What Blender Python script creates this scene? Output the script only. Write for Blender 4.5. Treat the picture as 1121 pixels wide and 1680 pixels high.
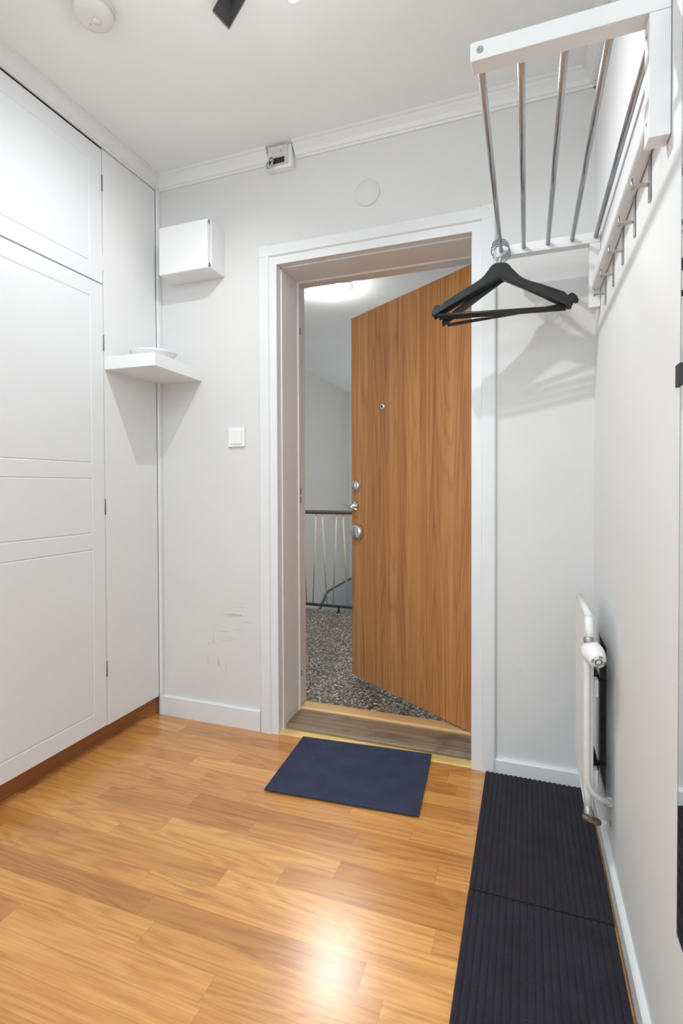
import bpy, bmesh, math, random
from mathutils import Vector, Matrix
random.seed(7)
S = bpy.context.scene
for o in list(bpy.data.objects):
    bpy.data.objects.remove(o)
C = S.collection
PI = math.pi

# ------------------------------------------------------------------ camera
cam = bpy.data.cameras.new('camera')
cam.sensor_fit = 'VERTICAL'; cam.sensor_height = 36.0
cam.lens = 841.35 * 36.0 / 1680.0
cam.shift_y = -(840.0 - 812.5) / 1680.0
cam.clip_start = 0.02
cam_o = bpy.data.objects.new('camera', cam); C.objects.link(cam_o)
YAW, PIT, ROL = 0.34604, -0.01539, -0.00344
_f = Vector((-math.sin(YAW), math.cos(YAW), 0)); _r = Vector((math.cos(YAW), math.sin(YAW), 0)); _u = Vector((0, 0, 1))
_f, _u = math.cos(PIT)*_f + math.sin(PIT)*_u, math.cos(PIT)*_u - math.sin(PIT)*_f
_r, _u = math.cos(ROL)*_r + math.sin(ROL)*_u, math.cos(ROL)*_u - math.sin(ROL)*_r
cam_o.matrix_world = Matrix(((_r.x, _u.x, -_f.x, 1.565), (_r.y, _u.y, -_f.y, -1.916), (_r.z, _u.z, -_f.z, 1.03), (0, 0, 0, 1)))
S.camera = cam_o

# ------------------------------------------------------------------ light and exposure
S.view_settings.view_transform = 'Standard'
S.view_settings.look = 'None'
S.view_settings.exposure = 0.19
S.view_settings.gamma = 1.0
S.view_settings.use_curve_mapping = False
W = bpy.data.worlds.new('world'); S.world = W; W.use_nodes = True
W.node_tree.nodes['Background'].inputs[0].default_value = (0.9, 0.95, 1.0, 1)
W.node_tree.nodes['Background'].inputs[1].default_value = 0.3

def aim(o, target):
    d = Vector(target) - o.location
    o.rotation_euler = d.to_track_quat('-Z', 'Y').to_euler()

def spot(name, loc, target, power, angle, blend, radius, col=(1, 0.975, 0.94)):
    l = bpy.data.lights.new(name, 'SPOT'); l.energy = power; l.spot_size = math.radians(angle); l.spot_blend = blend
    l.shadow_soft_size = radius; l.color = col
    o = bpy.data.objects.new(name, l); C.objects.link(o); o.location = loc; aim(o, target); return o

def area(name, loc, target, power, sx, sy, col=(1, 1, 1)):
    l = bpy.data.lights.new(name, 'AREA'); l.energy = power; l.shape = 'RECTANGLE'; l.size = sx; l.size_y = sy; l.color = col
    o = bpy.data.objects.new(name, l); C.objects.link(o); o.location = loc; aim(o, target); return o

def point(name, loc, power, radius, col=(1, 1, 1)):
    l = bpy.data.lights.new(name, 'POINT'); l.energy = power; l.shadow_soft_size = radius; l.color = col
    o = bpy.data.objects.new(name, l); C.objects.link(o); o.location = loc; return o

spot('spot_lamp_light', (0.755, -0.678, 2.312), (0.05, -0.60, 0.75), 22.5, 150, 1.0, 0.012, (0.95, 0.975, 1.0))
spot('spot_lamp_light', (1.018, -0.724, 2.247), (1.75, -0.75, 0.80), 26.5, 142, 1.0, 0.012, (0.95, 0.975, 1.0))
area('rear_fill', (0.90, -3.95, 1.35), (0.90, 0, 1.25), 20, 1.6, 2.2, (0.78, 0.91, 1.0))  # unseen fill added behind the camera to brighten the hall
area('overhead_fill', (0.90, -2.75, 2.38), (0.90, -2.749, 0.0), 26, 1.3, 1.4, (0.78, 0.91, 1.0))  # added overhead fill behind the camera, no lamp hangs there
point('upper_wall_fill', (0.93, -0.86, 2.06), 2.7, 0.09, (0.93, 0.97, 1.0))  # added point fill under the spotlight, lifts the upper wall and ceiling
area('stairwell_fill', (2.2, 4.3, 0.9), (-0.6, 2.7, 2.42), 46, 1.4, 2.0, (0.86, 0.93, 1.0))  # added fill that brightens the stairwell, there is no window behind it

# ------------------------------------------------------------------ material helpers
def _nt(name):
    m = bpy.data.materials.new(name); m.use_nodes = True
    nt = m.node_tree; return m, nt, nt.nodes['Principled BSDF']

def N(nt, t, **kw):
    n = nt.nodes.new(t)
    for k, v in kw.items(): setattr(n, k, v)
    return n

def L(nt, a, b): nt.links.new(a, b)

def math_(nt, op, a, b=None, c=None):
    n = N(nt, 'ShaderNodeMath', operation=op)
    for i, v in enumerate((a, b, c)):
        if v is None: continue
        if isinstance(v, (int, float)): n.inputs[i].default_value = v
        else: L(nt, v, n.inputs[i])
    return n.outputs[0]

def ramp(nt, fac, stops, interp='LINEAR'):
    n = N(nt, 'ShaderNodeValToRGB'); cr = n.color_ramp; cr.interpolation = interp
    while len(cr.elements) < len(stops): cr.elements.new(0.5)
    for e, (p, c) in zip(cr.elements, stops):
        e.position = p; e.color = (*c, 1) if len(c) == 3 else c
    L(nt, fac, n.inputs[0]); return n.outputs[0]

def mix(nt, fac, a, b, mode='MIX'):
    n = N(nt, 'ShaderNodeMix', data_type='RGBA', blend_type=mode)
    for i, v in ((0, fac), (6, a), (7, b)):
        if isinstance(v, (int, float)): n.inputs[i].default_value = v
        elif isinstance(v, tuple): n.inputs[i].default_value = (*v, 1) if len(v) == 3 else v
        else: L(nt, v, n.inputs[i])
    return n.outputs[2]

def objco(nt): return N(nt, 'ShaderNodeTexCoord').outputs['Object']

def mapping(nt, vec, scale=(1, 1, 1), loc=(0, 0, 0), rot=(0, 0, 0)):
    n = N(nt, 'ShaderNodeMapping'); n.inputs['Scale'].default_value = scale; n.inputs['Location'].default_value = loc
    n.inputs['Rotation'].default_value = rot; L(nt, vec, n.inputs['Vector']); return n.outputs[0]

def noise(nt, vec, scale, detail=3, rough=0.5, dist=0.0):
    n = N(nt, 'ShaderNodeTexNoise'); n.inputs['Scale'].default_value = scale; n.inputs['Detail'].default_value = detail
    n.inputs['Roughness'].default_value = rough; n.inputs['Distortion'].default_value = dist
    L(nt, vec, n.inputs['Vector']); return n.outputs['Fac']

def bump(nt, b, h, strength, dist=0.001):
    n = N(nt, 'ShaderNodeBump'); n.inputs['Strength'].default_value = strength; n.inputs['Distance'].default_value = dist
    L(nt, h, n.inputs['Height']); L(nt, n.outputs[0], b.inputs['Normal'])

def paint(name, col, rough=0.5, var=0.02, scale=6, bstr=0.06, bscale=180, metal=0.0, spec=0.5, coat=0.0):
    m, nt, b = _nt(name); v = objco(nt)
    f = noise(nt, v, scale, 4)
    lo = tuple(c * (1 - var) for c in col); hi = tuple(min(1, c * (1 + var)) for c in col)
    L(nt, ramp(nt, f, ((0.3, lo), (0.7, hi))), b.inputs['Base Color'])
    b.inputs['Roughness'].default_value = rough; b.inputs['Metallic'].default_value = metal
    b.inputs['Specular IOR Level'].default_value = spec; b.inputs['Coat Weight'].default_value = coat
    if bstr: bump(nt, b, noise(nt, v, bscale, 2), bstr)
    return m

M = {}
M['ceiling'] = paint('ceiling_paint', (0.85, 0.865, 0.865), 0.9, 0.012, 5, 0.10, 90, spec=0.2)
M['alarm'] = paint('matt_white_plastic', (0.74, 0.735, 0.72), 0.6, 0.01, 8, 0.0)
M['trim'] = paint('white_gloss_paint', (0.765, 0.772, 0.770), 0.38, 0.012, 9, 0.04, 60)
M['wardrobe'] = paint('wardrobe_white_lacquer', (0.765, 0.783, 0.79), 0.42, 0.008, 4, 0.02, 120)
M['white'] = paint('white_plastic', (0.82, 0.82, 0.81), 0.35, 0.008, 8, 0.0)
M['switch'] = paint('switch_plastic', (0.86, 0.86, 0.85), 0.3, 0.006, 8, 0.0)
M['shelf'] = paint('shelf_white_foil', (0.84, 0.84, 0.835), 0.4, 0.006, 8, 0.02)
M['dish'] = paint('frosted_white_glass', (0.78, 0.78, 0.77), 0.25, 0.03, 40, 0.0)
M['radiator'] = paint('radiator_enamel', (0.78, 0.775, 0.75), 0.35, 0.05, 30, 0.15, 40)
M['doorbell'] = paint('yellowed_ivory_plastic', (0.62, 0.60, 0.55), 0.45, 0.06, 40, 0.05)
M['steel'] = paint('polished_steel', (0.40, 0.42, 0.445), 0.24, 0.03, 60, 0.0, metal=1.0)
M['chrome'] = paint('chrome', (0.70, 0.72, 0.75), 0.10, 0.02, 60, 0.0, metal=1.0)
M['zinc'] = paint('dull_zinc_metal', (0.42, 0.41, 0.40), 0.38, 0.08, 70, 0.05, metal=0.9)
M['hinge'] = paint('grey_hinge_metal', (0.16, 0.16, 0.16), 0.4, 0.08, 70, 0.0, metal=0.6)
M['rack'] = paint('rack_white_lacquer', (0.80, 0.80, 0.795), 0.42, 0.01, 14, 0.03)
M['hanger'] = paint('black_lacquered_wood', (0.012, 0.012, 0.013), 0.42, 0.3, 30, 0.05)
M['black'] = paint('black_plastic', (0.012, 0.012, 0.014), 0.5, 0.2, 30, 0.0)
M['dark_metal'] = paint('charcoal_brushed_metal', (0.055, 0.055, 0.056), 0.33, 0.15, 60, 0.05, metal=0.5)
M['rail'] = paint('worn_brown_handrail', (0.16, 0.11, 0.095), 0.5, 0.15, 20, 0.05)
M['rail_iron'] = paint('dark_green_grey_iron', (0.055, 0.06, 0.055), 0.5, 0.15, 20, 0.05)
M['baluster'] = paint('cream_painted_iron', (0.72, 0.66, 0.53), 0.5, 0.05, 20, 0.0)
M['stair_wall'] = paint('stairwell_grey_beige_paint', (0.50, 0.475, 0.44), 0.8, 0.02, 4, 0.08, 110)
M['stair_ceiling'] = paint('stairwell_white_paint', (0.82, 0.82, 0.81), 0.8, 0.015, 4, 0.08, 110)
M['stair_panel'] = paint('stairwell_lower_grey_paint', (0.36, 0.38, 0.40), 0.7, 0.02, 4, 0.06, 110)
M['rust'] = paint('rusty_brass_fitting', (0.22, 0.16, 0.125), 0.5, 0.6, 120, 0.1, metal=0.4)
M['recess_lining'] = paint('dark_brown_lining', (0.15, 0.13, 0.12), 0.9, 0.2, 18, 0.2)  # dark brown colour given to the cut-out's lining, back and sides

def wall_mat(name, col, scuffs=()):
    m, nt, b = _nt(name); v = objco(nt)
    f = noise(nt, v, 3.0, 4)
    c = ramp(nt, f, ((0.3, tuple(x * 0.985 for x in col)), (0.7, tuple(min(1, x * 1.012) for x in col))))
    # thin grey scuff marks where shoes and bags have knocked the paint
    for (ctr, rad, scl, rot, thr) in scuffs:
        mp = mapping(nt, v, (1, 1, 1), (-ctr[0], -ctr[1], -ctr[2]))
        ln = N(nt, 'ShaderNodeVectorMath', operation='LENGTH'); L(nt, mapping(nt, mp, (1 / rad[0], 1 / rad[1], 1 / rad[2])), ln.inputs[0])
        mask = ramp(nt, ln.outputs['Value'], ((0.35, (1, 1, 1)), (1.0, (0, 0, 0))))
        st = noise(nt, mapping(nt, mp, scl, (3.1, 1.7, 0.4), rot), 1.0, 3, 0.55, 0.4)
        line = ramp(nt, st, ((thr, (0, 0, 0)), (thr + 0.05, (1, 1, 1))))
        k = mix(nt, 1.0, mask, line, 'MULTIPLY')
        bw = N(nt, 'ShaderNodeRGBToBW'); L(nt, k, bw.inputs[0])
        c = mix(nt, math_(nt, 'MULTIPLY', bw.outputs[0], 0.55), c, (0.30, 0.295, 0.285))
    L(nt, c, b.inputs['Base Color']); b.inputs['Roughness'].default_value = 0.62; b.inputs['Specular IOR Level'].default_value = 0.35
    bump(nt, b, noise(nt, v, 60, 3), 0.06, 0.002)
    return m
M['wall_back'] = wall_mat('back_wall_paint', (0.708, 0.702, 0.688), (
    ((0.36, 0, 0.46), (0.13, 1, 0.13), (6, 6, 160), (0, 0.12, 0), 0.635),
    ((0.33, 0, 0.30), (0.16, 1, 0.16), (110, 6, 16), (0, 0.3, 0), 0.645),
    ((1.60, 0, 0.35), (0.16, 1, 0.26), (20, 6, 120), (0, 0.5, 0), 0.71)))
M['wall_right'] = wall_mat('right_wall_paint', (0.775, 0.778, 0.775), (((0, -0.75, 0.18), (1, 0.5, 0.16), (6, 60, 14), (0.3, 0, 0), 0.72),))
M['wall'] = wall_mat('wall_paint', (0.708, 0.702, 0.688))
M['filler'] = wall_mat('wardrobe_side_paint', (0.78, 0.78, 0.772), (((0, -0.13, 0.33), (1, 0.11, 0.12), (6, 60, 60), (0.3, 0, 0), 0.63),))

def wood(name, stops, axis, grain, rough, coat=0.0, figure=1.0, bstr=0.08, spec=0.5, band=0.6, stain=0.0):
    """long-grained wood; axis = 0/1/2 is the direction of the grain"""
    m, nt, b = _nt(name); v = objco(nt)
    def sc(g, ratio):
        q = [g] * 3; q[axis] = g * ratio; return tuple(q)
    broad = noise(nt, mapping(nt, v, sc(grain * 0.28, 0.012)), 1.0, 3, 0.55)
    wob = noise(nt, mapping(nt, v, sc(grain * 0.10, 0.05)), 1.0, 1, 0.3, 0.2)
    rings = math_(nt, 'PINGPONG', math_(nt, 'MULTIPLY', wob, 14.0 * figure), 0.5)
    line = math_(nt, 'POWER', math_(nt, 'MULTIPLY', rings, 2.0), 3.0)
    fine = noise(nt, mapping(nt, v, sc(grain * 2.2, 0.012)), 1.0, 4, 0.65)
    f = math_(nt, 'ADD', math_(nt, 'MULTIPLY', broad, band), math_(nt, 'MULTIPLY', fine, 0.9 - band * 0.5))
    f = math_(nt, 'ADD', f, math_(nt, 'MULTIPLY', line, -0.10 * figure))
    c = ramp(nt, f, stops)
    if stain:
        blot = noise(nt, mapping(nt, v, (5.5, 12, 5)), 1.0, 4, 0.6, 0.6)
        c = mix(nt, ramp(nt, blot, ((0.50, (0, 0, 0)), (0.68, (stain, stain, stain)))), c, (0.055, 0.05, 0.045))
    L(nt, c, b.inputs['Base Color'])
    b.inputs['Roughness'].default_value = rough; b.inputs['Coat Weight'].default_value = coat; b.inputs['Coat Roughness'].default_value = 0.25
    b.inputs['Specular IOR Level'].default_value = spec
    bump(nt, b, fine, bstr, 0.001)
    return m
M['door'] = wood('teak_veneer', ((0.30, (0.23, 0.085, 0.025)), (0.46, (0.40, 0.165, 0.052)), (0.60, (0.52, 0.235, 0.080)), (0.78, (0.64, 0.34, 0.140))), 2, 95, 0.36, 0.15, 1.0, band=0.5)
M['plinth'] = wood('reddish_laminate', ((0.2, (0.24, 0.085, 0.028)), (0.8, (0.40, 0.16, 0.055))), 1, 70, 0.45)
M['sill_worn'] = wood('worn_grey_oak', ((0.30, (0.06, 0.038, 0.022)), (0.48, (0.17, 0.115, 0.068)), (0.75, (0.31, 0.23, 0.15))), 0, 60, 0.6, 0, 0.7, 0.2, stain=0.6)
M['sill_light'] = wood('yellow_pine', ((0.3, (0.40, 0.20, 0.075)), (0.55, (0.60, 0.36, 0.15)), (0.8, (0.72, 0.48, 0.23))), 0, 60, 0.45, 0.1, 0.7)

def laminate():
    m, nt, b = _nt('beech_strip_laminate'); v = objco(nt)
    s = N(nt, 'ShaderNodeSeparateXYZ'); L(nt, v, s.inputs[0]); X, Y = s.outputs[0], s.outputs[1]
    RW, PL = 0.0672, 0.56
    yr = math_(nt, 'DIVIDE', math_(nt, 'ADD', Y, 0.062), RW); row = math_(nt, 'FLOOR', yr)
    wn = N(nt, 'ShaderNodeTexWhiteNoise', noise_dimensions='1D'); L(nt, math_(nt, 'ADD', row, 17.3), wn.inputs['W'])
    xs = math_(nt, 'DIVIDE', math_(nt, 'ADD', X, math_(nt, 'MULTIPLY', wn.outputs[0], 3.1)), PL); col = math_(nt, 'FLOOR', xs)
    cb = N(nt, 'ShaderNodeCombineXYZ'); L(nt, row, cb.inputs[0]); L(nt, col, cb.inputs[1])
    w2 = N(nt, 'ShaderNodeTexWhiteNoise', noise_dimensions='3D'); L(nt, cb.outputs[0], w2.inputs['Vector']); pid = w2.outputs[0]
    c2 = N(nt, 'ShaderNodeCombineXYZ')
    L(nt, math_(nt, 'ADD', X, math_(nt, 'MULTIPLY', pid, 37.0)), c2.inputs[0])
    L(nt, math_(nt, 'ADD', Y, math_(nt, 'MULTIPLY', pid, 11.0)), c2.inputs[1])
    L(nt, math_(nt, 'MULTIPLY', pid, 5.0), c2.inputs[2])
    g = c2.outputs[0]
    wob = noise(nt, mapping(nt, g, (1.7, 13, 1)), 1.0, 2, 0.4, 0.35)
    rings = math_(nt, 'ABSOLUTE', math_(nt, 'SUBTRACT', math_(nt, 'FRACT', math_(nt, 'MULTIPLY', wob, 9.0)), 0.5))
    fine = noise(nt, mapping(nt, g, (4, 150, 1)), 1.0, 5, 0.65)
    f = math_(nt, 'ADD', math_(nt, 'MULTIPLY', rings, 0.40), math_(nt, 'MULTIPLY', fine, 0.80))
    c = ramp(nt, f, ((0.25, (0.42, 0.165, 0.040)), (0.50, (0.61, 0.272, 0.073)), (0.75, (0.70, 0.352, 0.108))))
    tone = ramp(nt, pid, ((0.0, (0.76, 0.69, 0.62)), (0.35, (0.94, 0.91, 0.86)), (0.7, (1.05, 1.06, 1.06)), (1.0, (1.20, 1.30, 1.42))))
    c = mix(nt, 1.0, c, tone, 'MULTIPLY')
    # knots
    kn = noise(nt, mapping(nt, g, (5, 13, 1)), 1.0, 1, 0.3, 0.2)
    c = mix(nt, ramp(nt, kn, ((0.74, (0, 0, 0)), (0.84, (0.6, 0.6, 0.6)))), c, (0.33, 0.135, 0.046))
    # board joints: every third strip a real seam, the others printed
    fy = math_(nt, 'ABSOLUTE', math_(nt, 'SUBTRACT', math_(nt, 'FRACT', yr), 0.5))
    j1 = math_(nt, 'GREATER_THAN', fy, 0.488)
    fx = math_(nt, 'ABSOLUTE', math_(nt, 'SUBTRACT', math_(nt, 'FRACT', xs), 0.5))
    j2 = math_(nt, 'GREATER_THAN', fx, 0.4985)
    c = mix(nt, math_(nt, 'MULTIPLY', math_(nt, 'MAXIMUM', j1, j2), 0.35), c, (0.26, 0.11, 0.04))
    L(nt, c, b.inputs['Base Color'])
    b.inputs['Roughness'].default_value = 0.30; b.inputs['Specular IOR Level'].default_value = 0.5
    b.inputs['Coat Weight'].default_value = 0.7; b.inputs['Coat Roughness'].default_value = 0.22
    tex = noise(nt, mapping(nt, v, (60, 420, 1)), 1.0, 3, 0.6)
    bump(nt, b, tex, 0.10, 0.001)
    return m
M['floor'] = laminate()

def terrazzo():
    m, nt, b = _nt('speckled_terrazzo'); v = objco(nt)
    vo = N(nt, 'ShaderNodeTexVoronoi'); vo.inputs['Scale'].default_value = 130; L(nt, v, vo.inputs['Vector'])
    bw = N(nt, 'ShaderNodeSeparateColor'); L(nt, vo.outputs['Color'], bw.inputs[0])
    c = ramp(nt, bw.outputs[0], ((0.0, (0.045, 0.038, 0.031)), (0.35, (0.10, 0.085, 0.068)), (0.58, (0.22, 0.19, 0.155)), (0.78, (0.40, 0.36, 0.30)), (0.92, (0.66, 0.61, 0.52))), 'CONSTANT')
    n = noise(nt, v, 9, 3)
    c = mix(nt, 1.0, c, ramp(nt, n, ((0.3, (0.8, 0.8, 0.8)), (0.7, (1.1, 1.1, 1.1)))), 'MULTIPLY')
    L(nt, c, b.inputs['Base Color']); b.inputs['Roughness'].default_value = 0.5
    return m
M['terrazzo'] = terrazzo()

def carpet(name, col, hi):
    m, nt, b = _nt(name); v = objco(nt)
    f = noise(nt, v, 420, 3, 0.7); f2 = noise(nt, v, 14, 3)
    c = mix(nt, f, tuple(x * 0.55 for x in col), hi)
    c = mix(nt, 1.0, c, ramp(nt, f2, ((0.3, (0.85, 0.85, 0.85)), (0.7, (1.15, 1.15, 1.15)))), 'MULTIPLY')
    sp = noise(nt, v, 160, 1, 0.3)
    c = mix(nt, ramp(nt, sp, ((0.80, (0, 0, 0)), (0.82, (0.5, 0.5, 0.5)))), c, (0.25, 0.25, 0.26))
    L(nt, c, b.inputs['Base Color']); b.inputs['Roughness'].default_value = 0.95; b.inputs['Specular IOR Level'].default_value = 0.15
    b.inputs['Sheen Weight'].default_value = 0.05
    bump(nt, b, f, 0.8, 0.002)
    return m
M['runner'] = carpet('charcoal_ribbed_carpet', (0.020, 0.017, 0.023), (0.044, 0.039, 0.052))
M['navy'] = carpet('navy_ribbed_carpet', (0.031, 0.036, 0.066), (0.066, 0.077, 0.135))

def brass():
    m, nt, b = _nt('worn_brass'); v = objco(nt)
    n = noise(nt, mapping(nt, v, (6, 60, 1)), 1.0, 4)
    L(nt, ramp(nt, n, ((0.3, (0.72, 0.50, 0.16)), (0.65, (0.92, 0.72, 0.30)))), b.inputs['Base Color'])
    b.inputs['Metallic'].default_value = 0.30; b.inputs['Roughness'].default_value = 0.42
    return m
M['brass'] = brass()

def glow(name, col, s):
    m, nt, b = _nt(name)
    v = objco(nt); n = noise(nt, v, 4, 1)
    L(nt, ramp(nt, n, ((0.0, col), (1.0, col))), b.inputs['Emission Color'])
    b.inputs['Emission Strength'].default_value = s; b.inputs['Base Color'].default_value = (*col, 1)
    return m
M['opal'] = glow('lit_opal_glass', (1.0, 0.985, 0.96), 75.0)
M['opal_rim'] = glow('lit_opal_rim', (1.0, 0.985, 0.96), 1.5)
M['bulb'] = glow('lit_spot_bulb', (1.0, 0.98, 0.95), 25.0)

def mirror_mat():
    m, nt, b = _nt('mirror_silver'); v = objco(nt)
    L(nt, ramp(nt, noise(nt, v, 2, 1), ((0, (0.86, 0.89, 0.88)), (1, (0.88, 0.90, 0.89)))), b.inputs['Base Color'])
    b.inputs['Metallic'].default_value = 1; b.inputs['Roughness'].default_value = 0.015
    return m
M['mirror'] = mirror_mat()
M['glass_edge'] = paint('green_grey_glass_edge', (0.10, 0.14, 0.13), 0.2, 0.1, 20, 0.0)

# ------------------------------------------------------------------ geometry helpers
def add_box(bm, x0, x1, y0, y1, z0, z1, mat=None):
    ps = [(x, y, z) for z in (min(z0, z1), max(z0, z1)) for y in (min(y0, y1), max(y0, y1)) for x in (min(x0, x1), max(x0, x1))]
    if mat is not None: ps = [mat @ Vector(p) for p in ps]
    v = [bm.verts.new(p) for p in ps]
    for q in ((0, 2, 3, 1), (4, 5, 7, 6), (0, 1, 5, 4), (2, 6, 7, 3), (0, 4, 6, 2), (1, 3, 7, 5)):
        bm.faces.new([v[i] for i in q])
    return bm

def bx(*a, **k): return add_box(bmesh.new(), *a, **k)

def add_prism(bm, pts, a, b, axes='xyz'):
    """closed outline pts (p,q) extruded from a to b along the third axis; axes names p, q, extrude"""
    def P(p, q, e):
        d = dict(zip(axes, (p, q, e))); return (d['x'], d['y'], d['z'])
    v0 = [bm.verts.new(P(p, q, a)) for p, q in pts]; v1 = [bm.verts.new(P(p, q, b)) for p, q in pts]
    n = len(pts)
    bm.faces.new(v0); bm.faces.new(v1[::-1])
    for i in range(n): bm.faces.new((v0[i], v1[i], v1[(i + 1) % n], v0[(i + 1) % n]))
    bmesh.ops.recalc_face_normals(bm, faces=bm.faces[:])
    return bm

def add_tube(bm, pts, r, n=16, cap=True):
    pts = [Vector(p) for p in pts]; rr = r if isinstance(r, (list, tuple)) else [r] * len(pts)
    t0 = (pts[1] - pts[0]).normalized()
    ref = Vector((0, 0, 1)) if abs(t0.z) < 0.9 else Vector((1, 0, 0))
    nrm = t0.cross(ref).normalized(); rings = []
    for i, p in enumerate(pts):
        if i == 0: t = t0
        elif i == len(pts) - 1: t = (pts[i] - pts[i - 1]).normalized()
        else: t = ((pts[i + 1] - pts[i]).normalized() + (pts[i] - pts[i - 1]).normalized()).normalized()
        nrm = (nrm - t * nrm.dot(t)).normalized(); bn = t.cross(nrm)
        rings.append([bm.verts.new(p + (nrm * math.cos(2 * PI * k / n) + bn * math.sin(2 * PI * k / n)) * rr[i]) for k in range(n)])
    for a, b in zip(rings, rings[1:]):
        for k in range(n):
            f = bm.faces.new((a[k], a[(k + 1) % n], b[(k + 1) % n], b[k])); f.smooth = True
    if cap:
        bm.faces.new(rings[0][::-1]); bm.faces.new(rings[-1])
    bmesh.ops.recalc_face_normals(bm, faces=bm.faces[:])
    return bm

def tube(pts, r, n=16): return add_tube(bmesh.new(), pts, r, n)

def lathe(prof, origin, axis, n=40, bm=None):
    """prof: list of (radius, height along axis)"""
    bm = bm or bmesh.new(); ax = Vector(axis).normalized()
    q = Vector((0, 0, 1)).rotation_difference(ax); o = Vector(origin); rings = []
    for r, h in prof:
        if r < 1e-6: rings.append([bm.verts.new(o + q @ Vector((0, 0, h)))])
        else: rings.append([bm.verts.new(o + q @ Vector((r * math.cos(2 * PI * k / n), r * math.sin(2 * PI * k / n), h))) for k in range(n)])
    for a, b in zip(rings, rings[1:]):
        for k in range(n):
            if len(a) == 1 and len(b) == 1: continue
            if len(a) == 1: f = bm.faces.new((a[0], b[(k + 1) % n], b[k]))
            elif len(b) == 1: f = bm.faces.new((a[k], a[(k + 1) % n], b[0]))
            else: f = bm.faces.new((a[k], a[(k + 1) % n], b[(k + 1) % n], b[k]))
            f.smooth = True
    bmesh.ops.recalc_face_normals(bm, faces=bm.faces[:])
    return bm

def wm(o):
    m = Matrix.LocRotScale(o.location, o.rotation_euler, o.scale)
    return wm(o.parent) @ m if o.parent else m

def obj(name, bm, mat, parent=None, bevel=0.0, seg=2, kind=None, label=None, world=True):
    me = bpy.data.meshes.new(name)
    if parent is not None and world: bm.transform(wm(parent).inverted())
    bm.to_mesh(me); bm.free()
    o = bpy.data.objects.new(name, me); C.objects.link(o); me.materials.append(M[mat] if isinstance(mat, str) else mat)
    if parent is not None: o.parent = parent
    if bevel:
        b = o.modifiers.new('bevel', 'BEVEL'); b.width = bevel; b.segments = seg; b.limit_method = 'ANGLE'; b.angle_limit = math.radians(40)
        for p in me.polygons: p.use_smooth = True
        w = o.modifiers.new('wn', 'WEIGHTED_NORMAL'); w.keep_sharp = True
    if kind: o['kind'] = kind
    if label: o['label'] = label
    return o

def struct(name, bm, mat, bevel=0.0, parent=None): 
    return obj(name, bm, mat, parent, bevel, kind=None if parent else 'structure')

def tag(o, label, cat, group=None):
    o['label'] = label; o['category'] = cat
    if group: o['group'] = group
    return o

def thing(name, label, cat, loc, group=None, rotz=0.0):
    o = bpy.data.objects.new(name, None); o.empty_display_size = 0.05; C.objects.link(o)
    o.location = loc; o.rotation_euler = (0, 0, rotz)
    return tag(o, label, cat, group)

# ------------------------------------------------------------------ room shell
RX = 1.78          # face of the right wall
CZ = 2.415         # ceiling
YB = -4.0          # far end of the hall behind the camera
struct('floor', bx(-0.65, 1.95, YB - 0.1, 0.06, -0.06, 0.0), 'floor')
struct('ceiling', bx(-0.70, 1.95, YB - 0.1, 0.30, CZ, CZ + 0.1), 'ceiling')

OX0, OX1, OZ = 0.580, 1.395, 1.965       # rough opening of the doorway
bm = bmesh.new()
add_box(bm, -0.70, OX0, 0, 0.30, -0.06, CZ)
add_box(bm, OX1, 1.95, 0, 0.30, -0.06, CZ)
add_box(bm, OX0, OX1, 0, 0.30, OZ, CZ)
struct('wall_back', bm, 'wall_back')

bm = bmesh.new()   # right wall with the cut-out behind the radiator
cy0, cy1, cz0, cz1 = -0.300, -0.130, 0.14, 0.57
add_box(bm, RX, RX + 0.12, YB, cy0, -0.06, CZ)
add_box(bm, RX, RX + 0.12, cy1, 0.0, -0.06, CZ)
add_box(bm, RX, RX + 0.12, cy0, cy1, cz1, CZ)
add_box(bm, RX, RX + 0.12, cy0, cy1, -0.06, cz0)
wr = struct('wall_right', bm, 'wall_right')
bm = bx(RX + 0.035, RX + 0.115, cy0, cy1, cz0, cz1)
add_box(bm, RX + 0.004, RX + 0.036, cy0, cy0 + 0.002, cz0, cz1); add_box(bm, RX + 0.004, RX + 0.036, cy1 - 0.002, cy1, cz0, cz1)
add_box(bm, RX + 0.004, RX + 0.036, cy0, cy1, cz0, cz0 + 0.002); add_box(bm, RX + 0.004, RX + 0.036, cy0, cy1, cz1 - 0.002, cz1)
struct('wall_recess', bm, 'recess_lining', parent=wr)

bm = bmesh.new()
add_prism(bm, [(-0.70, 0.0), (-0.62, 0.0), (-0.62, -2.14), (0.0, -2.14), (0.0, YB), (-0.70, YB)], -0.06, CZ, 'xyz')
struct('wall_left', bm, 'wall')
bm = bmesh.new()   # wall behind the camera with an opening made for the added fill light
add_box(bm, -0.70, 0.10, YB - 0.1, YB, -0.06, CZ); add_box(bm, 1.70, 1.95, YB - 0.1, YB, -0.06, CZ); add_box(bm, 0.10, 1.70, YB - 0.1, YB, 2.25, CZ)
struct('wall_behind', bm, 'wall')

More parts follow.
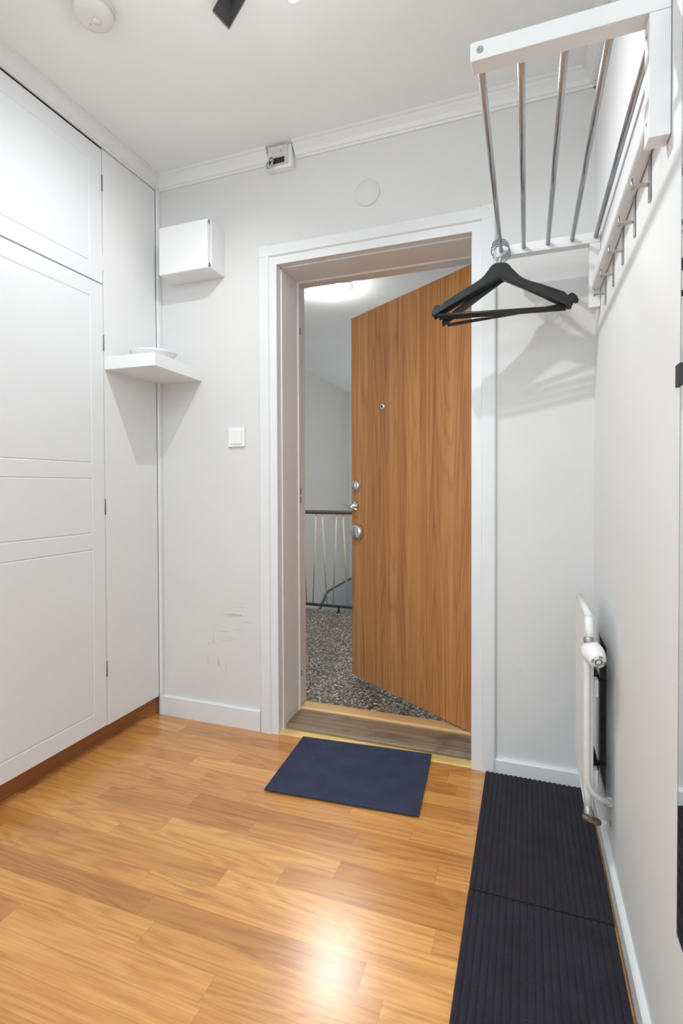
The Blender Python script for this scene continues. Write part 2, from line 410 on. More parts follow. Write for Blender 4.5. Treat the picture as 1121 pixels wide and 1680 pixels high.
# cornice
CP = [(0, 0), (0.044, 0), (0.044, -0.009), (0.036, -0.012), (0.035, -0.020), (0.029, -0.025), (0.021, -0.033), (0.016, -0.041), (0.014, -0.046), (0.009, -0.048), (0.007, -0.056), (0, -0.056)]
bm = bmesh.new(); add_prism(bm, [(-d, CZ + z) for d, z in CP], -0.002, 0.566, 'yzx'); struct('trim_1', bm, 'trim')
bm = bmesh.new(); add_prism(bm, [(-d, CZ + z) for d, z in CP], 0.684, RX, 'yzx'); struct('trim_2', bm, 'trim')
bm = bmesh.new(); add_prism(bm, [(d, CZ + z) for d, z in CP], YB, 0.0, 'xzy'); struct('trim_3', bm, 'trim')
bm = bmesh.new(); add_prism(bm, [(RX - d, CZ + z) for d, z in CP], YB, 0.0, 'xzy'); struct('trim_4', bm, 'trim')

# corner batten
bm = bmesh.new(); add_box(bm, 0.000, 0.0145, -0.022, 0, 0.001, 2.359)
struct('trim_5', bm, 'trim', 0.002)

# baseboards
def base_prof(t, h): return [(0, 0.0), (t, 0.0), (t, h - 0.005), (t - 0.004, h), (0, h)]
bm = bmesh.new(); add_prism(bm, [(-d, z) for d, z in base_prof(0.014, 0.088)], 0.0145, 0.511, 'yzx'); struct('baseboard_back', bm, 'trim')
bm = bmesh.new(); add_prism(bm, [(-d, z) for d, z in base_prof(0.016, 0.056)], 1.463, RX, 'yzx'); struct('baseboard_back.001', bm, 'trim')
bm = bmesh.new(); add_prism(bm, [(RX - d, z) for d, z in base_prof(0.013, 0.055)], YB, -0.016, 'xzy'); struct('baseboard_right', bm, 'trim')
bm = bmesh.new(); add_box(bm, RX - 0.0155, RX - 0.013, YB, -0.016, 0, 0.008); struct('baseboard_right_bead', bm, 'sill_worn')['kind'] = 'structure'

# ------------------------------------------------------------------ door frame: casing, jambs, head
fr = bpy.data.objects.new('door_frame', None); C.objects.link(fr); fr.location = (0.98, 0, 0); fr['kind'] = 'structure'
fr['label'] = 'white painted door frame with stepped casing around the open doorway'
def casing_prof():   # (across, out): outer edge first
    return [(0, 0.0), (0, 0.011), (0.006, 0.015), (0.046, 0.018), (0.050, 0.013), (0.050, 0.010), (0.083, 0.010), (0.083, 0.0)]
# left: outer x 0.513 ; right: outer x 1.462 ; top z 2.030
bm = bmesh.new(); add_prism(bm, [(0.513 + a, -o) for a, o in casing_prof()], 0.0, 2.030, 'xyz'); obj('casing', bm, 'trim', fr)
bm = bmesh.new(); add_prism(bm, [(1.462 - a, -o) for a, o in casing_prof()], 0.0, 2.030, 'xyz'); obj('casing', bm, 'trim', fr)
bm = bmesh.new(); add_prism(bm, [(-o * 0.985, 2.030 - a) for a, o in casing_prof()], 0.517, 1.458, 'yzx'); obj('casing', bm, 'trim', fr)
def jamb_prof():     # (depth y, into opening) stepped jamb
    return [(0.0, 0.0), (0.0, 0.016), (0.030, 0.016), (0.030, 0.021), (0.055, 0.021), (0.055, 0.021), (0.180, 0.021), (0.186, 0.026), (0.198, 0.026), (0.200, 0.004), (0.300, 0.004), (0.300, 0.0)]
bm = bmesh.new(); add_prism(bm, [(OX0 + d, y) for y, d in jamb_prof()], 0.0, OZ, 'xyz'); obj('jamb', bm, 'trim', fr)
bm = bmesh.new(); add_prism(bm, [(OX1 - d, y) for y, d in jamb_prof()], 0.0, OZ, 'xyz'); obj('jamb', bm, 'trim', fr)
bm = bmesh.new(); add_prism(bm, [(y, OZ - d) for y, d in jamb_prof()], OX0, OX1, 'yzx'); obj('head_jamb', bm, 'trim', fr)
for z, h in ((1.745, 0.03), (1.012, 0.030), (0.972, 0.03), (0.17, 0.022)):
    obj('strike_plate', bx(OX0 + 0.003, OX0 + 0.0085, 0.215, 0.245, z - h / 2, z + h / 2), 'black', fr)

# threshold
sl = thing('door_sill', 'worn grey wooden door sill with a pale raised back edge in the doorway', 'door sill', (0.98, 0.15, 0))
bm = bmesh.new(); add_prism(bm, [(0.046, 0.0), (0.046, 0.012), (0.060, 0.022), (0.190, 0.026), (0.196, 0.0)], 0.598, 1.377, 'yzx'); obj('tread', bm, 'sill_worn', sl)
bm = bmesh.new(); add_prism(bm, [(0.196, 0.0), (0.192, 0.030), (0.203, 0.036), (0.215, 0.030), (0.285, 0.026), (0.290, 0.0)], 0.5845, 1.3905, 'yzx'); obj('back_rail', bm, 'sill_light', sl, label='pale pine strip along the outer edge of the sill')
bm = bmesh.new(); add_prism(bm, [(-0.004, 0.0005), (-0.003, 0.003), (0.010, 0.0045), (0.034, 0.0045), (0.047, 0.003), (0.047, 0.0005)], 0.560, 1.412, 'yzx')
tag(obj('threshold_strip', bm, 'brass'), 'yellow brass strip covering the joint between laminate floor and door sill', 'threshold strip')

# ------------------------------------------------------------------ entrance door (open outwards)
A = math.radians(-34.78)
FE = Vector((0.699, 0.650, 0.0))            # free edge, inner face
dx, dy = math.cos(A), math.sin(A)
dr = None
Mdoor = Matrix.Translation(FE) @ Matrix.Rotation(A, 4, 'Z')     # local x along the leaf to the hinge, local y outwards (to the stairwell)
bm = bx(0, 0.815, 0.0, 0.042, 0.038, 1.917)
door = obj('door_1', bm, 'door', None, 0.0015); door.matrix_world = Mdoor; door.location = FE; door.rotation_euler = (0, 0, A)
door['kind'] = 'structure'; door['label'] = 'open wood-veneer entrance door standing ajar towards the stairwell'
def dl(name, bm, mat, label=None, bevel=0): return obj(name, bm, mat, door, bevel, label=label, world=False)
bm = lathe([(0.0, 0.0), (0.030, 0.0), (0.030, 0.006), (0.026, 0.014), (0.016, 0.019), (0.0, 0.020)], (0.041, 0, 1.038), (0, -1, 0))
add_box(bm, 0.033, 0.049, -0.025, -0.017, 1.028, 1.048)
cy = dl('lock_cylinder', bm, 'chrome', 'round chrome lock cylinder, topmost of the three')
dl('keyhole', bx(0.026, 0.033, -0.0202, -0.0165, 1.022, 1.038), 'black').parent = cy
dl('latch_bolt', bx(-0.012, 0.002, 0.012, 0.028, 1.022, 1.048), 'zinc')
bm = lathe([(0.0, 0.0), (0.024, 0.0), (0.023, 0.010), (0.014, 0.018), (0.011, 0.032), (0.0, 0.033)], (0.033, 0, 0.933), (0, -1, 0))
hd = dl('escutcheon', bm, 'chrome')
bm = tube([(0.088, -0.030, 0.915), (0.033, -0.035, 0.925), (-0.014, -0.035, 0.937), (-0.030, -0.033, 0.941)], [0.0045, 0.0085, 0.007, 0.003], 12)
dl('thumb_turn', bm, 'chrome').parent = hd
bm = lathe([(0.0, 0.0), (0.042, 0.0), (0.042, 0.012), (0.037, 0.024), (0.024, 0.029), (0.0, 0.0295)], (0.055, 0, 0.798), (0, -1, 0))
dk = dl('deadbolt_knob', bm, 'chrome', 'large domed chrome lock rose, lowest of the three')
bm = lathe([(0.0, 0.0), (0.017, 0.0), (0.017, 0.003), (0.012, 0.006), (0.0, 0.006)], (0.252, 0, 1.422), (0, -1, 0), 24)
ph = dl('peephole', bm, 'chrome')
bm = lathe([(0.0, 0.0062), (0.006, 0.0062), (0.0, 0.0068)], (0.252, 0, 1.422), (0, -1, 0), 16)
dl('peephole_lens', bm, 'black').parent = ph
dl('edge_strip', bx(-0.003, 0.0, 0.001, 0.041, 0.038, 1.917), 'sill_worn')

# ------------------------------------------------------------------ wardrobe
wd = thing('built_in_wardrobe', 'white built-in wardrobe with grooved doors along the left wall', 'wardrobe', (-0.3, -1.05, 0))
obj('carcass', bx(-0.60, -0.022, -2.13, -0.012, 0.085, 2.355), 'wardrobe', wd)
obj('filler_panel', bx(-0.022, 0.0, -0.327, -0.024, 0.088, 2.357), 'filler', wd)
bm = bmesh.new(); add_box(bm, -0.60, -0.058, -2.13, -0.135, 0, 0.085)
obj('plinth', bm, 'plinth', wd, label='reddish wood plinth under the white doors')
bm = bmesh.new(); add_prism(bm, [(-0.06, -0.132), (-0.016, -0.026), (-0.016, -0.012), (-0.2, -0.012), (-0.2, -0.132)], 0, 0.087, 'xyz')
obj('plinth', bm, 'plinth', wd)

def panel_door(name, y0, y1, z0, z1, panels, parent):
    """door slab in the plane x=0 with V-grooves around the panels: (ya, yb, za, zb)"""
    T = 0.020; g = 0.0035; dep = 0.003
    ys = sorted({y0, y1, *[p + s for q in panels for p in q[:2] for s in (-g, 0, g)]})
    zs = sorted({z0, z1, *[p + s for q in panels for p in q[2:] for s in (-g, 0, g)]})
    def depth(y, z):
        for ya, yb, za, zb in panels:
            iny, inz = ya - 1e-6 <= y <= yb + 1e-6, za - 1e-6 <= z <= zb + 1e-6
            if (iny and (abs(z - za) < 1e-6 or abs(z - zb) < 1e-6)) or (inz and (abs(y - ya) < 1e-6 or abs(y - yb) < 1e-6)): return dep
        return 0.0
    bm = bmesh.new(); gv = {}
    for i, y in enumerate(ys):
        for j, z in enumerate(zs): gv[i, j] = bm.verts.new((-depth(y, z), y, z))
    for i in range(len(ys) - 1):
        for j in range(len(zs) - 1): bm.faces.new((gv[i, j], gv[i + 1, j], gv[i + 1, j + 1], gv[i, j + 1]))
    n, m_ = len(ys), len(zs)
    b = [bm.verts.new((-T, y, z)) for y, z in ((y0, z0), (y1, z0), (y1, z1), (y0, z1))]
    bm.faces.new(b)
    bm.faces.new([gv[i, 0] for i in range(n)] + [b[1], b[0]]); bm.faces.new([gv[i, m_ - 1] for i in range(n)][::-1] + [b[3], b[2]][::1])
    bm.faces.new([gv[0, j] for j in range(m_)][::-1] + [b[0], b[3]]); bm.faces.new([gv[n - 1, j] for j in range(m_)] + [b[2], b[1]])
    bmesh.ops.recalc_face_normals(bm, faces=bm.faces[:])
    return obj(name, bm, 'wardrobe', parent)

y1 = -0.330
for k in range(3):
    y0 = y1 - 0.598
    pa, pb = y0 + 0.064, y1 - 0.064
    lo = panel_door('door', y0, y1, 0.090, 1.826, [(pa, pb, 0.158, 0.792), (pa, pb, 0.857, 1.066), (pa, pb, 1.128, 1.764)], wd)
    up = panel_door('door', y0, y1, 1.832, 2.352, [(pa, pb, 1.897, 2.288)], wd)
    for d, zs, mm in ((lo, (1.600, 0.957, 0.314), 'hinge'), (up, (2.222,), 'hinge'), (up, (1.908,), 'white')):
        for z in zs:
            bmh = tube([(0.0005, y1 + 0.0015, z - 0.031), (0.0005, y1 + 0.0015, z + 0.031)], 0.0028, 10)
            obj('hinge', bmh, mm, d)
    y1 = y0 - 0.003

# ------------------------------------------------------------------ corner shelf and dish
sh = thing('corner_shelf', 'thick white floating shelf in the left corner below the fuse box', 'shelf', (0.11, -0.16, 1.497))
bm = bmesh.new(); add_prism(bm, [(0.0, -0.323), (0.2355, -0.315), (0.2245, 0.0), (0.0, 0.0)], 1.497, 1.547, 'xyz')
obj('board', bm, 'shelf', sh, 0.0012)
bm = lathe([(0.0, 0.0), (0.058, 0.0), (0.066, 0.004), (0.088, 0.028), (0.092, 0.034), (0.089, 0.0355), (0.083, 0.031), (0.060, 0.010), (0.0, 0.008)], (0.125, -0.190, 1.5475), (0, 0, 1), 48)
tag(obj('shallow_dish', bm, 'dish'), 'shallow pale glass dish standing on the white corner shelf', 'dish')

# ------------------------------------------------------------------ fuse box
fb = thing('fuse_box', 'white boxed-in fuse cabinet high on the wall in the left corner', 'fuse box', (0.22, 0, 1.93))
bm = bmesh.new(); add_prism(bm, [(0.078, 0.0), (0.345, 0.0), (0.3435, -0.096), (0.094, -0.096)], 1.933, 2.128, 'xyz'); obj('housing', bm, 'trim', fb, 0.0012)
obj('front_cover', bx(0.096, 0.338, -0.117, -0.0965, 1.931, 2.130), 'white', fb, 0.003)
for z in (1.945, 2.120):
    h = obj('hinge', bx(0.336, 0.3415, -0.119, -0.110, z - 0.006, z + 0.008), 'white', fb)
    obj('hinge_pin', bx(0.3385, 0.3425, -0.1135, -0.107, z - 0.007, z + 0.007), 'hinge', h)
obj('screw', lathe([(0, 0), (0.003, 0), (0, 0.002)], (0.344, -0.104, 1.944), (1, 0, 0), 10), 'hinge', fb)

# ------------------------------------------------------------------ doorbell chime at the cornice
db = thing('doorbell_box', 'old ivory doorbell box set into the gap in the cornice', 'doorbell', (0.624, 0, 2.36))
bm = bmesh.new(); add_prism(bm, [(0.0, 2.320), (-0.030, 2.320), (-0.034, 2.326), (-0.034, 2.398), (-0.026, 2.413), (0.0, 2.413)], 0.572, 0.678, 'yzx'); obj('back_box', bm, 'white', db, 0.002)
bm = bmesh.new(); add_box(bm, 0.577, 0.664, -0.0415, -0.0342, 2.331, 2.405); obj('cover', bm, 'doorbell', db, 0.0012)
obj('opening', bx(0.583, 0.651, -0.0425, -0.0416, 2.334, 2.357), 'black', db)
obj('gong_post', lathe([(0, 0), (0.0085, 0), (0.0085, 0.012), (0, 0.013)], (0.598, -0.0425, 2.349), (0, -1, 0), 18), 'steel', db)
bm = tube([(0.606, -0.052, 2.346), (0.604, -0.056, 2.332), (0.597, -0.057, 2.318), (0.588, -0.057, 2.311), (0.580, -0.057, 2.314), (0.578, -0.056, 2.326), (0.584, -0.054, 2.340)], [0.0048, 0.005, 0.0045, 0.003, 0.0028, 0.0028, 0.0025], 12)
obj('clapper', bm, 'zinc', db)
for x in (0.597, 0.632):
    obj('screw', lathe([(0, 0), (0.006, 0), (0.005, 0.003), (0, 0.0035)], (x, -0.0415, 2.385), (0, -1, 0), 14), 'doorbell', db)

# blank cover, switch, smoke alarm
bm = lathe([(0, 0), (0.0505, 0), (0.0505, 0.003), (0.048, 0.0055), (0, 0.006)], (0.985, 0, 2.167), (0, -1, 0), 56)
tag(obj('blank_cover_plate', bm, 'wall_back'), 'round white blank cover plate on the wall above the doorway', 'cover plate')
sw = thing('light_switch', 'square white double light switch on the wall left of the doorway', 'light switch', (0.401, 0, 1.245))
obj('frame', bx(0.361, 0.441, -0.010, 0, 1.204, 1.285), 'switch', sw, 0.003)
obj('rocker', bx(0.3745, 0.4005, -0.0145, -0.0105, 1.2165, 1.2725), 'switch', sw, 0.0012)
obj('rocker', bx(0.4015, 0.4275, -0.0155, -0.0105, 1.2165, 1.2725), 'switch', sw, 0.0012)
sm = thing('smoke_alarm', 'round white smoke alarm on the ceiling above the wardrobe', 'smoke alarm', (0.390, -0.748, CZ))
obj('base', lathe([(0, 0), (0.0575, 0), (0.0575, 0.010), (0, 0.010)], (0.390, -0.748, CZ), (0, 0, -1), 48), 'alarm', sm)
obj('body', lathe([(0, 0.0105), (0.053, 0.0105), (0.054, 0.024), (0.049, 0.033), (0.036, 0.038), (0, 0.039)], (0.390, -0.748, CZ), (0, 0, -1), 48), 'alarm', sm)
obj('test_button', lathe([(0.0, 0.0395), (0.013, 0.0395), (0.012, 0.0415), (0, 0.042)], (0.397, -0.744, CZ), (0, 0, -1), 24), 'alarm', sm)
obj('indicator', lathe([(0.0, 0.0385), (0.003, 0.0385), (0, 0.0395)], (0.372, -0.742, CZ), (0, 0, -1), 12), 'alarm', sm)
tag(obj('ceiling_hook_screw', lathe([(0, 0), (0.0032, 0), (0.003, 0.003), (0, 0.004)], (0.437, -0.740, CZ), (0, 0, -1), 10), 'black'), 'tiny dark screw head in the ceiling beside the smoke alarm', 'screw')

# ------------------------------------------------------------------ ceiling spotlight
cs = thing('ceiling_spotlight', 'dark metal ceiling spotlight with two tilted heads at the top edge', 'ceiling lamp', (0.92, -0.90, CZ))
obj('canopy', lathe([(0, 0), (0.06, 0), (0.06, 0.018), (0.055, 0.022), (0, 0.022)], (0.92, -0.90, CZ), (0, 0, -1), 40), 'dark_metal', cs)
obj('bar', bx(0.70, 1.16, -0.915, -0.885, CZ - 0.040, CZ - 0.0225), 'dark_metal', cs, 0.002)
# left head: flat box shade pointing down and to the left
r_, u_, f_ = Vector((0.941, 0.339, 0)), Vector((0, 0.016, 1.0)), Vector((-0.339, 0.941, -0.015))
ax = (0.49 * r_ + 0.87 * u_).normalized()
P1, P2 = Vector((0.744, -0.679, 2.355)), Vector((0.787, -0.664, 2.305))
hl = 0.10; th = -0.016 * Vector((-0.50, 0.77, 0.40))
bm = bmesh.new(); q = [P1, P2, P2 + ax * hl, P1 + ax * hl * 0.62]
q[2].z = min(q[2].z, CZ - 0.005); q[3].z = min(q[3].z, CZ - 0.005)
v0 = [bm.verts.new(p) for p in q]; v1 = [bm.verts.new(p + th * -1) for p in q]
bm.faces.new(v0); bm.faces.new(v1[::-1])
for i in range(4): bm.faces.new((v0[i], v1[i], v1[(i + 1) % 4], v0[(i + 1) % 4]))
bmesh.ops.recalc_face_normals(bm, faces=bm.faces[:])
h1 = obj('lamp_head', bm, 'dark_metal', cs)
obj('lamp_arm', tube([(0.80, -0.65, 2.40), (0.80, -0.78, 2.395), (0.80, -0.90, 2.385)], 0.006, 12), 'dark_metal', cs)
# right head: round shade
bd = Vector((0.30, -0.10, -0.95)).normalized(); b0 = Vector((1.015, -0.727, 2.260))
h2 = obj('lamp_head', lathe([(0.0, -0.012), (0.020, -0.012), (0.022, -0.055), (0.018, -0.062), (0, -0.062)], b0, bd, 32), 'dark_metal', cs)
obj('bulb', lathe([(0.0, 0.0), (0.010, -0.001), (0.016, -0.005), (0.018, -0.0115), (0.0, -0.0118)], b0, bd, 28), 'bulb', h2)
obj('lamp_arm', tube([(1.000, -0.722, 2.316), (1.000, -0.80, 2.365), (1.00, -0.90, 2.385)], 0.006, 12), 'dark_metal', cs)

# ------------------------------------------------------------------ coat rack
AX0 = 1.4705; PX = 1.748; ZA0, ZA1 = 1.785, 1.818
YN0, YN1 = -0.969, -0.935      # near bracket
YF0, YF1 = -0.146, -0.113      # far bracket
cr = thing('coat_rack', 'white wall coat rack with steel bars and a row of hooks', 'coat rack', (1.77, -0.49, 1.61))
for y0, y1 in ((YN0, YN1), (YF0, YF1)):
    obj('arm', bx(AX0, RX - 0.001, y0, y1, ZA0, ZA1), 'rack', cr, 0.0015)
    obj('post', bx(PX, RX - 0.001, y0, y1, 1.587, ZA0 - 0.0005), 'rack', cr, 0.0015)
RODX = (1.4855, 1.5555, 1.6280, 1.6985, 1.7655)
for x in RODX:
    obj('rod', tube([(x, YN1 - 0.006, 1.803), (x, YF0 + 0.006, 1.803)], 0.0066, 20), 'steel', cr)
obj('hook_rail', bx(1.7560, RX - 0.001, YN1 + 0.0005, YF0 - 0.0005, 1.638, 1.685), 'rack', cr, 0.003)
for x in (1.4865,):
    sc = obj('screw', lathe([(0, 0), (0.0062, 0), (0.0055, 0.002), (0.003, 0.0022), (0.0028, 0.0008), (0, 0.0008)], (x, YN0, 1.802), (0, -1, 0), 20), 'zinc', cr)
for z in (1.760, 1.620):
    obj('screw', lathe([(0, 0), (0.004, 0), (0, 0.0015)], (PX, (YN0 + YN1) / 2, z), (-1, 0, 0), 12), 'zinc', cr)
hook0 = None
for k in range(5):
    y = -0.825 + 0.1413 * k
    if hook0 is None:
        bm = bx(RX - 0.0035, RX - 0.0015, y - 0.0065, y + 0.0065, 1.555, 1.6375)
        add_box(bm, RX - 0.031, RX - 0.003, y - 0.006, y + 0.006, 1.5855, 1.5885)
        add_tube(bm, [(RX - 0.0305, y, 1.5815), (RX - 0.0315, y, 1.603)], [0.0026, 0.0016], 12)
        hook0 = obj('hook', bm, 'zinc', cr)
        hy = y
    else:
        c = hook0.copy(); C.objects.link(c); c.parent = cr; c.location = (0, y - hy, 0)

# ------------------------------------------------------------------ hangers
def hanger_outline():
    top = [(0, 0), (0.012, -0.0008), (0.021, -0.003), (0.030, -0.009), (0.039, -0.021), (0.050, -0.034), (0.064, -0.046), (0.084, -0.057), (0.110, -0.069), (0.150, -0.0895), (0.186, -0.108),
           (0.1905, -0.113), (0.1925, -0.1185), (0.198, -0.120), (0.2025, -0.116), (0.209, -0.115), (0.217, -0.119), (0.224, -0.128), (0.228, -0.140), (0.226, -0.148), (0.220, -0.1495)]
    bot = [(0.205, -0.142), (0.160, -0.1195), (0.08, -0.079), (0.010, -0.0455), (0, -0.0425)]
    h = [(x * 0.935, z * 1.03) for x, z in top + bot]
    return h + [(-x, z) for x, z in h[::-1][1:-1]]
HL = ['black wooden clothes hanger at the front of the bunch on the coat rack',
      'black clothes hanger second from the front of the bunch on the rack',
      'black clothes hanger third from the front of the bunch on the rack',
      'rearmost black clothes hanger of the bunch, its right shoulder tilted up']
def make_hanger():
    t = thing('clothes_hanger', HL[0], 'clothes hanger', (0, 0, 0), 'black hangers on the coat rack')
    bm = bmesh.new(); add_prism(bm, hanger_outline(), -0.0055, 0.0055, 'xzy')
    obj('body', bm, 'hanger', t, 0.002)
    obj('trouser_bar', tube([(-0.195, 0, -0.1520), (0.195, 0, -0.1520)], 0.0052, 14), 'hanger', t)
    cz, R = 0.0475, 0.0275
    pts = [(0, 0, -0.01), (0, 0, 0.012), (0.004, 0, 0.019)]
    for k in range(0, 19):
        a = math.radians(-52 + k * 14.2)
        pts.append((R * math.cos(a) * 1.0, 0, cz + R * math.sin(a)))
    obj('hook', tube(pts, 0.0020, 10), 'steel', t)
    return t
hg = make_hanger()
ROT = [(-0.208, 8.0, 0.3), (-0.194, 8.0, 0.8), (-0.180, 8.0, -0.4), (-0.1645, 8.0, -6.2)]
for k, (y, yaw, tilt) in enumerate(ROT):
    if k == 0: t = hg
    else:
        t = hg.copy(); C.objects.link(t)
        for ch in list(hg.children):
            c = ch.copy(); C.objects.link(c); c.parent = t
        t['label'] = HL[k]
    # hangs from the outermost bar, swinging about the point where the hook rests
    piv = Vector((RODX[0], y, 1.8117))
    m = Matrix.Translation(piv) @ Matrix.Rotation(math.radians(yaw), 4, 'Z') @ Matrix.Rotation(math.radians(tilt), 4, 'Y') @ Matrix.Translation((0, 0, -(0.0475 + 0.0275 - 0.0017)))
    t.location = m.to_translation(); t.rotation_euler = m.to_euler()

# ------------------------------------------------------------------ radiator
rd = thing('radiator', 'narrow white panel radiator with thermostat valve at the right corner', 'radiator', (1.75, -0.29, 0.1))
XF = 1.715
bm = bmesh.new()   # pressed front panel with shallow vertical flutes
n = 13; y0, y1 = -0.450, -0.125
pts = []
for i in range(n * 4 + 1):
    y = y0 + (y1 - y0) * i / (n * 4); pts.append((XF + (0.0035 if (i % 4) in (1, 2) and 0 < i < n * 4 else 0.0), y))
outline = pts + [(XF + 0.016, y1), (XF + 0.016, y0)]
add_prism(bm, outline, 0.170, 0.682, 'xyz')
obj('panel', bm, 'radiator', rd, 0.003)
obj('header', tube([(XF + 0.008, y0 + 0.004, 0.684), (XF + 0.008, y1 - 0.004, 0.684)], 0.0095, 14), 'radiator', rd)
obj('header', tube([(XF + 0.008, y0 + 0.004, 0.170), (XF + 0.008, y1 - 0.004, 0.170)], 0.0095, 14), 'radiator', rd)
for z in (0.50, 0.26):
    bm = bmesh.new(); add_box(bm, XF + 0.0165, XF + 0.034, -0.400, -0.394, z - 0.026, z + 0.026); add_box(bm, XF + 0.030, XF + 0.034, -0.400, -0.30, z - 0.026, z + 0.026); add_box(bm, XF + 0.0165, RX - 0.001, -0.300, -0.296, z - 0.026, z - 0.014); obj('bracket', bm, 'black', rd)
    bm = bmesh.new(); add_box(bm, XF + 0.0165, XF + 0.029, -0.430, -0.405, z - 0.022, z + 0.022); obj('lug', bm, 'radiator', rd)
vb = obj('valve_union', tube([(1.7185, -0.443, 0.690), (1.718, -0.456, 0.682), (1.717, -0.474, 0.666), (1.718, -0.486, 0.645)], [0.009, 0.0112, 0.0108, 0.010], 18), 'radiator', rd)
bm = lathe([(0, 0), (0.0125, 0), (0.0135, 0.003), (0.0135, 0.012), (0.012, 0.015), (0, 0.015)], (1.714, -0.487, 0.648), (0.05, -0.25, -1), 6)
obj('nut', bm, 'zinc', vb)
hd0 = Vector((1.7175, -0.478, 0.619)); hax = Vector((0.24, -0.90, -0.30)).normalized()
th = obj('thermostat_head', lathe([(0, 0), (0.017, 0), (0.022, 0.004), (0.0260, 0.009), (0.0270, 0.022), (0.0262, 0.034), (0.0215, 0.048), (0.0195, 0.055), (0.0180, 0.0585), (0, 0.0585)], hd0, hax, 40), 'white', rd)
qd = Vector((0, 0, 1)).rotation_difference(hax)
bm = bmesh.new()
ring = [hd0 + qd @ Vector((0.0078 * math.cos(a), 0.0078 * math.sin(a), 0.0592)) for a in [2 * PI * k / 24 for k in range(25)]]
add_tube(bm, ring, 0.0014, 8)
obj('dial_ring', bm, 'hinge', th)
bm = bmesh.new()
for q4 in range(4):
    for k in (-1, 0, 1):
        a = q4 * PI / 2 + k * 0.24
        p0 = hd0 + qd @ Vector((0.0118 * math.cos(a), 0.0118 * math.sin(a), 0.0588)); p1 = hd0 + qd @ Vector((0.0178 * math.cos(a), 0.0178 * math.sin(a), 0.0588))
        add_tube(bm, [p0, p1], 0.0009, 6)
obj('scale_marks', bm, 'hinge', th)
pp = [(1.713, -0.468, 0.630), (1.713, -0.468, 0.55), (1.713, -0.468, 0.35), (1.713, -0.468, 0.290), (1.7145, -0.467, 0.268), (1.719, -0.4645, 0.252), (1.727, -0.460, 0.239), (1.738, -0.4535, 0.227),
      (1.748, -0.445, 0.217), (RX - 0.012, -0.413, 0.196), (RX + 0.002, -0.396, 0.186)]
obj('supply_pipe', tube(pp, 0.0078, 16), 'radiator', rd)
obj('wall_collar', lathe([(0, 0), (0.013, 0), (0.0125, 0.006), (0.009, 0.012), (0, 0.012)], (RX - 0.001, -0.398, 0.187), (-1, -0.5, 0.3), 20), 'radiator', rd)
obj('return_pipe', tube([(1.716, -0.450, 0.30), (1.716, -0.455, 0.245), (1.7165, -0.461, 0.198)], [0.006, 0.0085, 0.0085], 14), 'radiator', rd)
lv = obj('return_valve', lathe([(0, 0), (0.012, 0), (0.0125, 0.010), (0.010, 0.014), (0.009, 0.024), (0, 0.024)], (1.718, -0.465, 0.180), (-0.1, 0.1, 1), 6), 'zinc', rd)
obj('valve_body', tube([(1.708, -0.473, 0.180), (1.720, -0.462, 0.170), (1.745, -0.438, 0.150)], [0.0075, 0.0095, 0.0085], 10), 'rust', lv, label='rusty brass valve body at the foot')
obj('wall_pipe', tube([(1.743, -0.440, 0.151), (RX + 0.001, -0.386, 0.124)], 0.0085, 14), 'radiator', rd)

# ------------------------------------------------------------------ mats
def ribbed(w, l, pitch, h, base=0.003):
    """mat w (x) by l (y), ribs running along y"""
    bm = bmesh.new(); n = int(round(w / pitch)); prof = [(0, 0)]
    for i in range(n):
        for f, z in ((0.0, 0.0), (0.14, 0.7), (0.34, 1.0), (0.62, 1.0), (0.82, 0.7)):
            prof.append((w * (i + f) / n, base + h * z))
    prof += [(w, base), (w, 0)]
    add_prism(bm, prof, 0, l, 'xzy')
    for f in bm.faces: f.smooth = False
    return bm
def mat_obj(name, quad, pitch, h, material, label, cat, group=None, z=0.001):
    a, b, c, d = [Vector((*p, z)) for p in quad]      # a->b across the ribs, a->d along
    w, l = (b - a).length, (d - a).length
    o = obj(name, ribbed(w, l, pitch, h), material); o.location = a
    ux = (b - a).normalized(); o.rotation_euler = (0, 0, math.atan2(ux.y, ux.x))
    return tag(o, label, cat, group)
mat_obj('runner_mat', ((1.429, -0.590), (1.762, -0.590), (1.762, -0.018), (1.429, -0.018)), 0.0155, 0.0038, 'runner',
        'dark ribbed runner mat piece lying under the radiator, nearer the back wall', 'mat', 'dark runner mats along the right wall')
mat_obj('runner_mat', ((1.428, -1.250), (1.760, -1.250), (1.760, -0.5945), (1.428, -0.5945)), 0.0155, 0.0038, 'runner',
        'dark ribbed runner mat piece nearer the bottom of the picture', 'mat', 'dark runner mats along the right wall')
mat_obj('doormat', ((1.252, -0.352), (1.226, 0.031), (0.702, 0.005), (0.731, -0.375)), 0.0118, 0.0025, 'navy',
        'small navy blue ribbed doormat in front of the doorway', 'doormat', None, 0.0055)

# ------------------------------------------------------------------ mirror
mr = thing('wall_mirror', 'tall frameless mirror on the right wall at the picture edge', 'mirror', (RX - 0.004, -1.40, 0.370))
obj('glass', bx(RX - 0.0045, RX - 0.001, -1.70, -1.046, 0.370, 1.93), 'mirror', mr)
obj('glass_edge', bx(RX - 0.0047, RX - 0.0008, -1.046, -1.0445, 0.370, 1.93), 'glass_edge', mr)
obj('glass_edge', bx(RX - 0.0047, RX - 0.0008, -1.70, -1.046, 0.3675, 0.370), 'glass_edge', mr)
obj('clip', bx(RX - 0.0070, RX - 0.001, -1.050, -1.027, 1.176, 1.209), 'black', mr, 0.001)

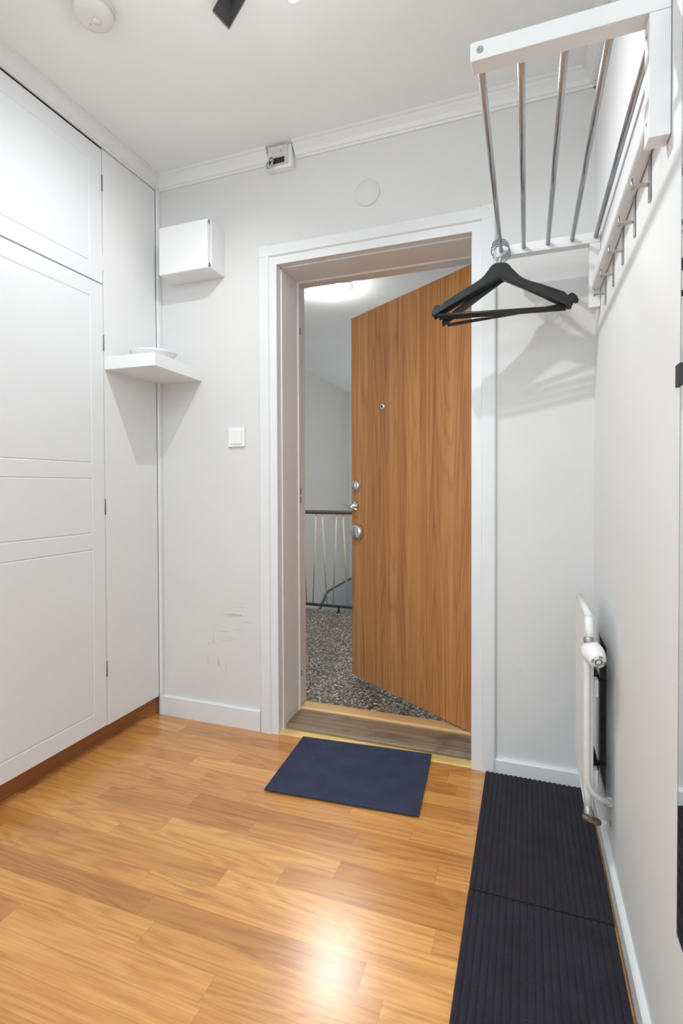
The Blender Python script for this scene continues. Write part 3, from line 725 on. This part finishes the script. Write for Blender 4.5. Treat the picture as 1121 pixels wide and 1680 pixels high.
# ------------------------------------------------------------------ stairwell
SZ = 2.42
struct('stairwell_floor', bx(-0.95, 2.6, 0.29, 2.095, -0.20, 0.0), 'terrazzo')
struct('stairwell_ceiling', bx(-1.1, 2.7, 0.30, 5.45, SZ, SZ + 0.1), 'stair_ceiling')
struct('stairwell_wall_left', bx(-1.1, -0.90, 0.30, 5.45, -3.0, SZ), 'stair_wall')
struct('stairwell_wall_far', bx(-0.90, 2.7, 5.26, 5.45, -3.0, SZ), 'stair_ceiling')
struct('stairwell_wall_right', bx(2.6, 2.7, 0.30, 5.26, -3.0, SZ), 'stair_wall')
struct('stairwell_wall_front', bx(-0.9, 2.6, 0.1, 0.29, -3.0, -0.21), 'stair_wall')
struct('stairwell_lower_floor', bx(-1.1, 2.7, 0.29, 5.45, -3.1, -3.0), 'terrazzo')
# sloping string of the lower flight on the left wall
fl = thing('stair_flight', 'grey lower stair flight with a dark rail seen through the banister', 'stairs', (-0.87, 4.6, -3.0))
bm = bmesh.new(); add_prism(bm, [(3.60, -2.9), (3.60, -0.86), (4.035, -0.520), (4.308, -0.345), (4.75, -0.335), (5.255, -0.330), (5.255, -2.9)], -0.899, -0.865, 'yzx')
obj('string', bm, 'stair_panel', fl)
obj('rail', tube([(-0.872, 3.60, -0.845), (-0.872, 4.035, -0.505), (-0.872, 4.308, -0.330), (-0.872, 4.75, -0.320), (-0.872, 5.255, -0.316)], 0.009, 10), 'rail_iron', fl)

rl = thing('stair_railing', 'landing banister with brown handrail and slanted cream balusters', 'railing', (0.12, 2.01, 0))
RYc = 2.01
obj('handrail', tube([(-0.86, RYc, 0.826), (1.9, RYc, 0.826)], 0.0165, 16), 'rail', rl)
obj('bottom_rail', tube([(-0.86, RYc, 0.060), (1.9, RYc, 0.048)], 0.012, 14), 'rail_iron', rl)
for k in range(-4, 9):
    c = k * 0.181
    for a, b in ((-0.074, -0.107), (-0.020, 0.019)):
        obj('baluster', tube([(a + c, RYc, 0.812), (b + c, RYc, 0.066)], 0.0060, 8), 'baluster', rl)
for x in (-0.70, 0.122, 0.95, 1.75):
    bm = tube([(x, RYc, 0.052), (x, RYc, 0.006)], 0.0095, 12); lathe([(0, 0.0005), (0.022, 0.0005), (0.020, 0.008), (0, 0.008)], (x, RYc, 0), (0, 0, 1), 16, bm)
    obj('foot', bm, 'rail_iron', rl)

lp = thing('stairwell_lamp', 'round lit opal dome lamp on the stairwell ceiling beyond the door', 'ceiling lamp', (0.277, 1.415, SZ))
obj('base_ring', lathe([(0, 0), (0.150, 0), (0.152, 0.022), (0, 0.022)], (0.277, 1.415, SZ), (0, 0, -1), 48), 'opal_rim', lp)
obj('dome', lathe([(0.0, 0.0225), (0.149, 0.0225), (0.138, 0.042), (0.110, 0.062), (0.06, 0.076), (0, 0.080)], (0.277, 1.415, SZ), (0, 0, -1), 48), 'opal', lp)
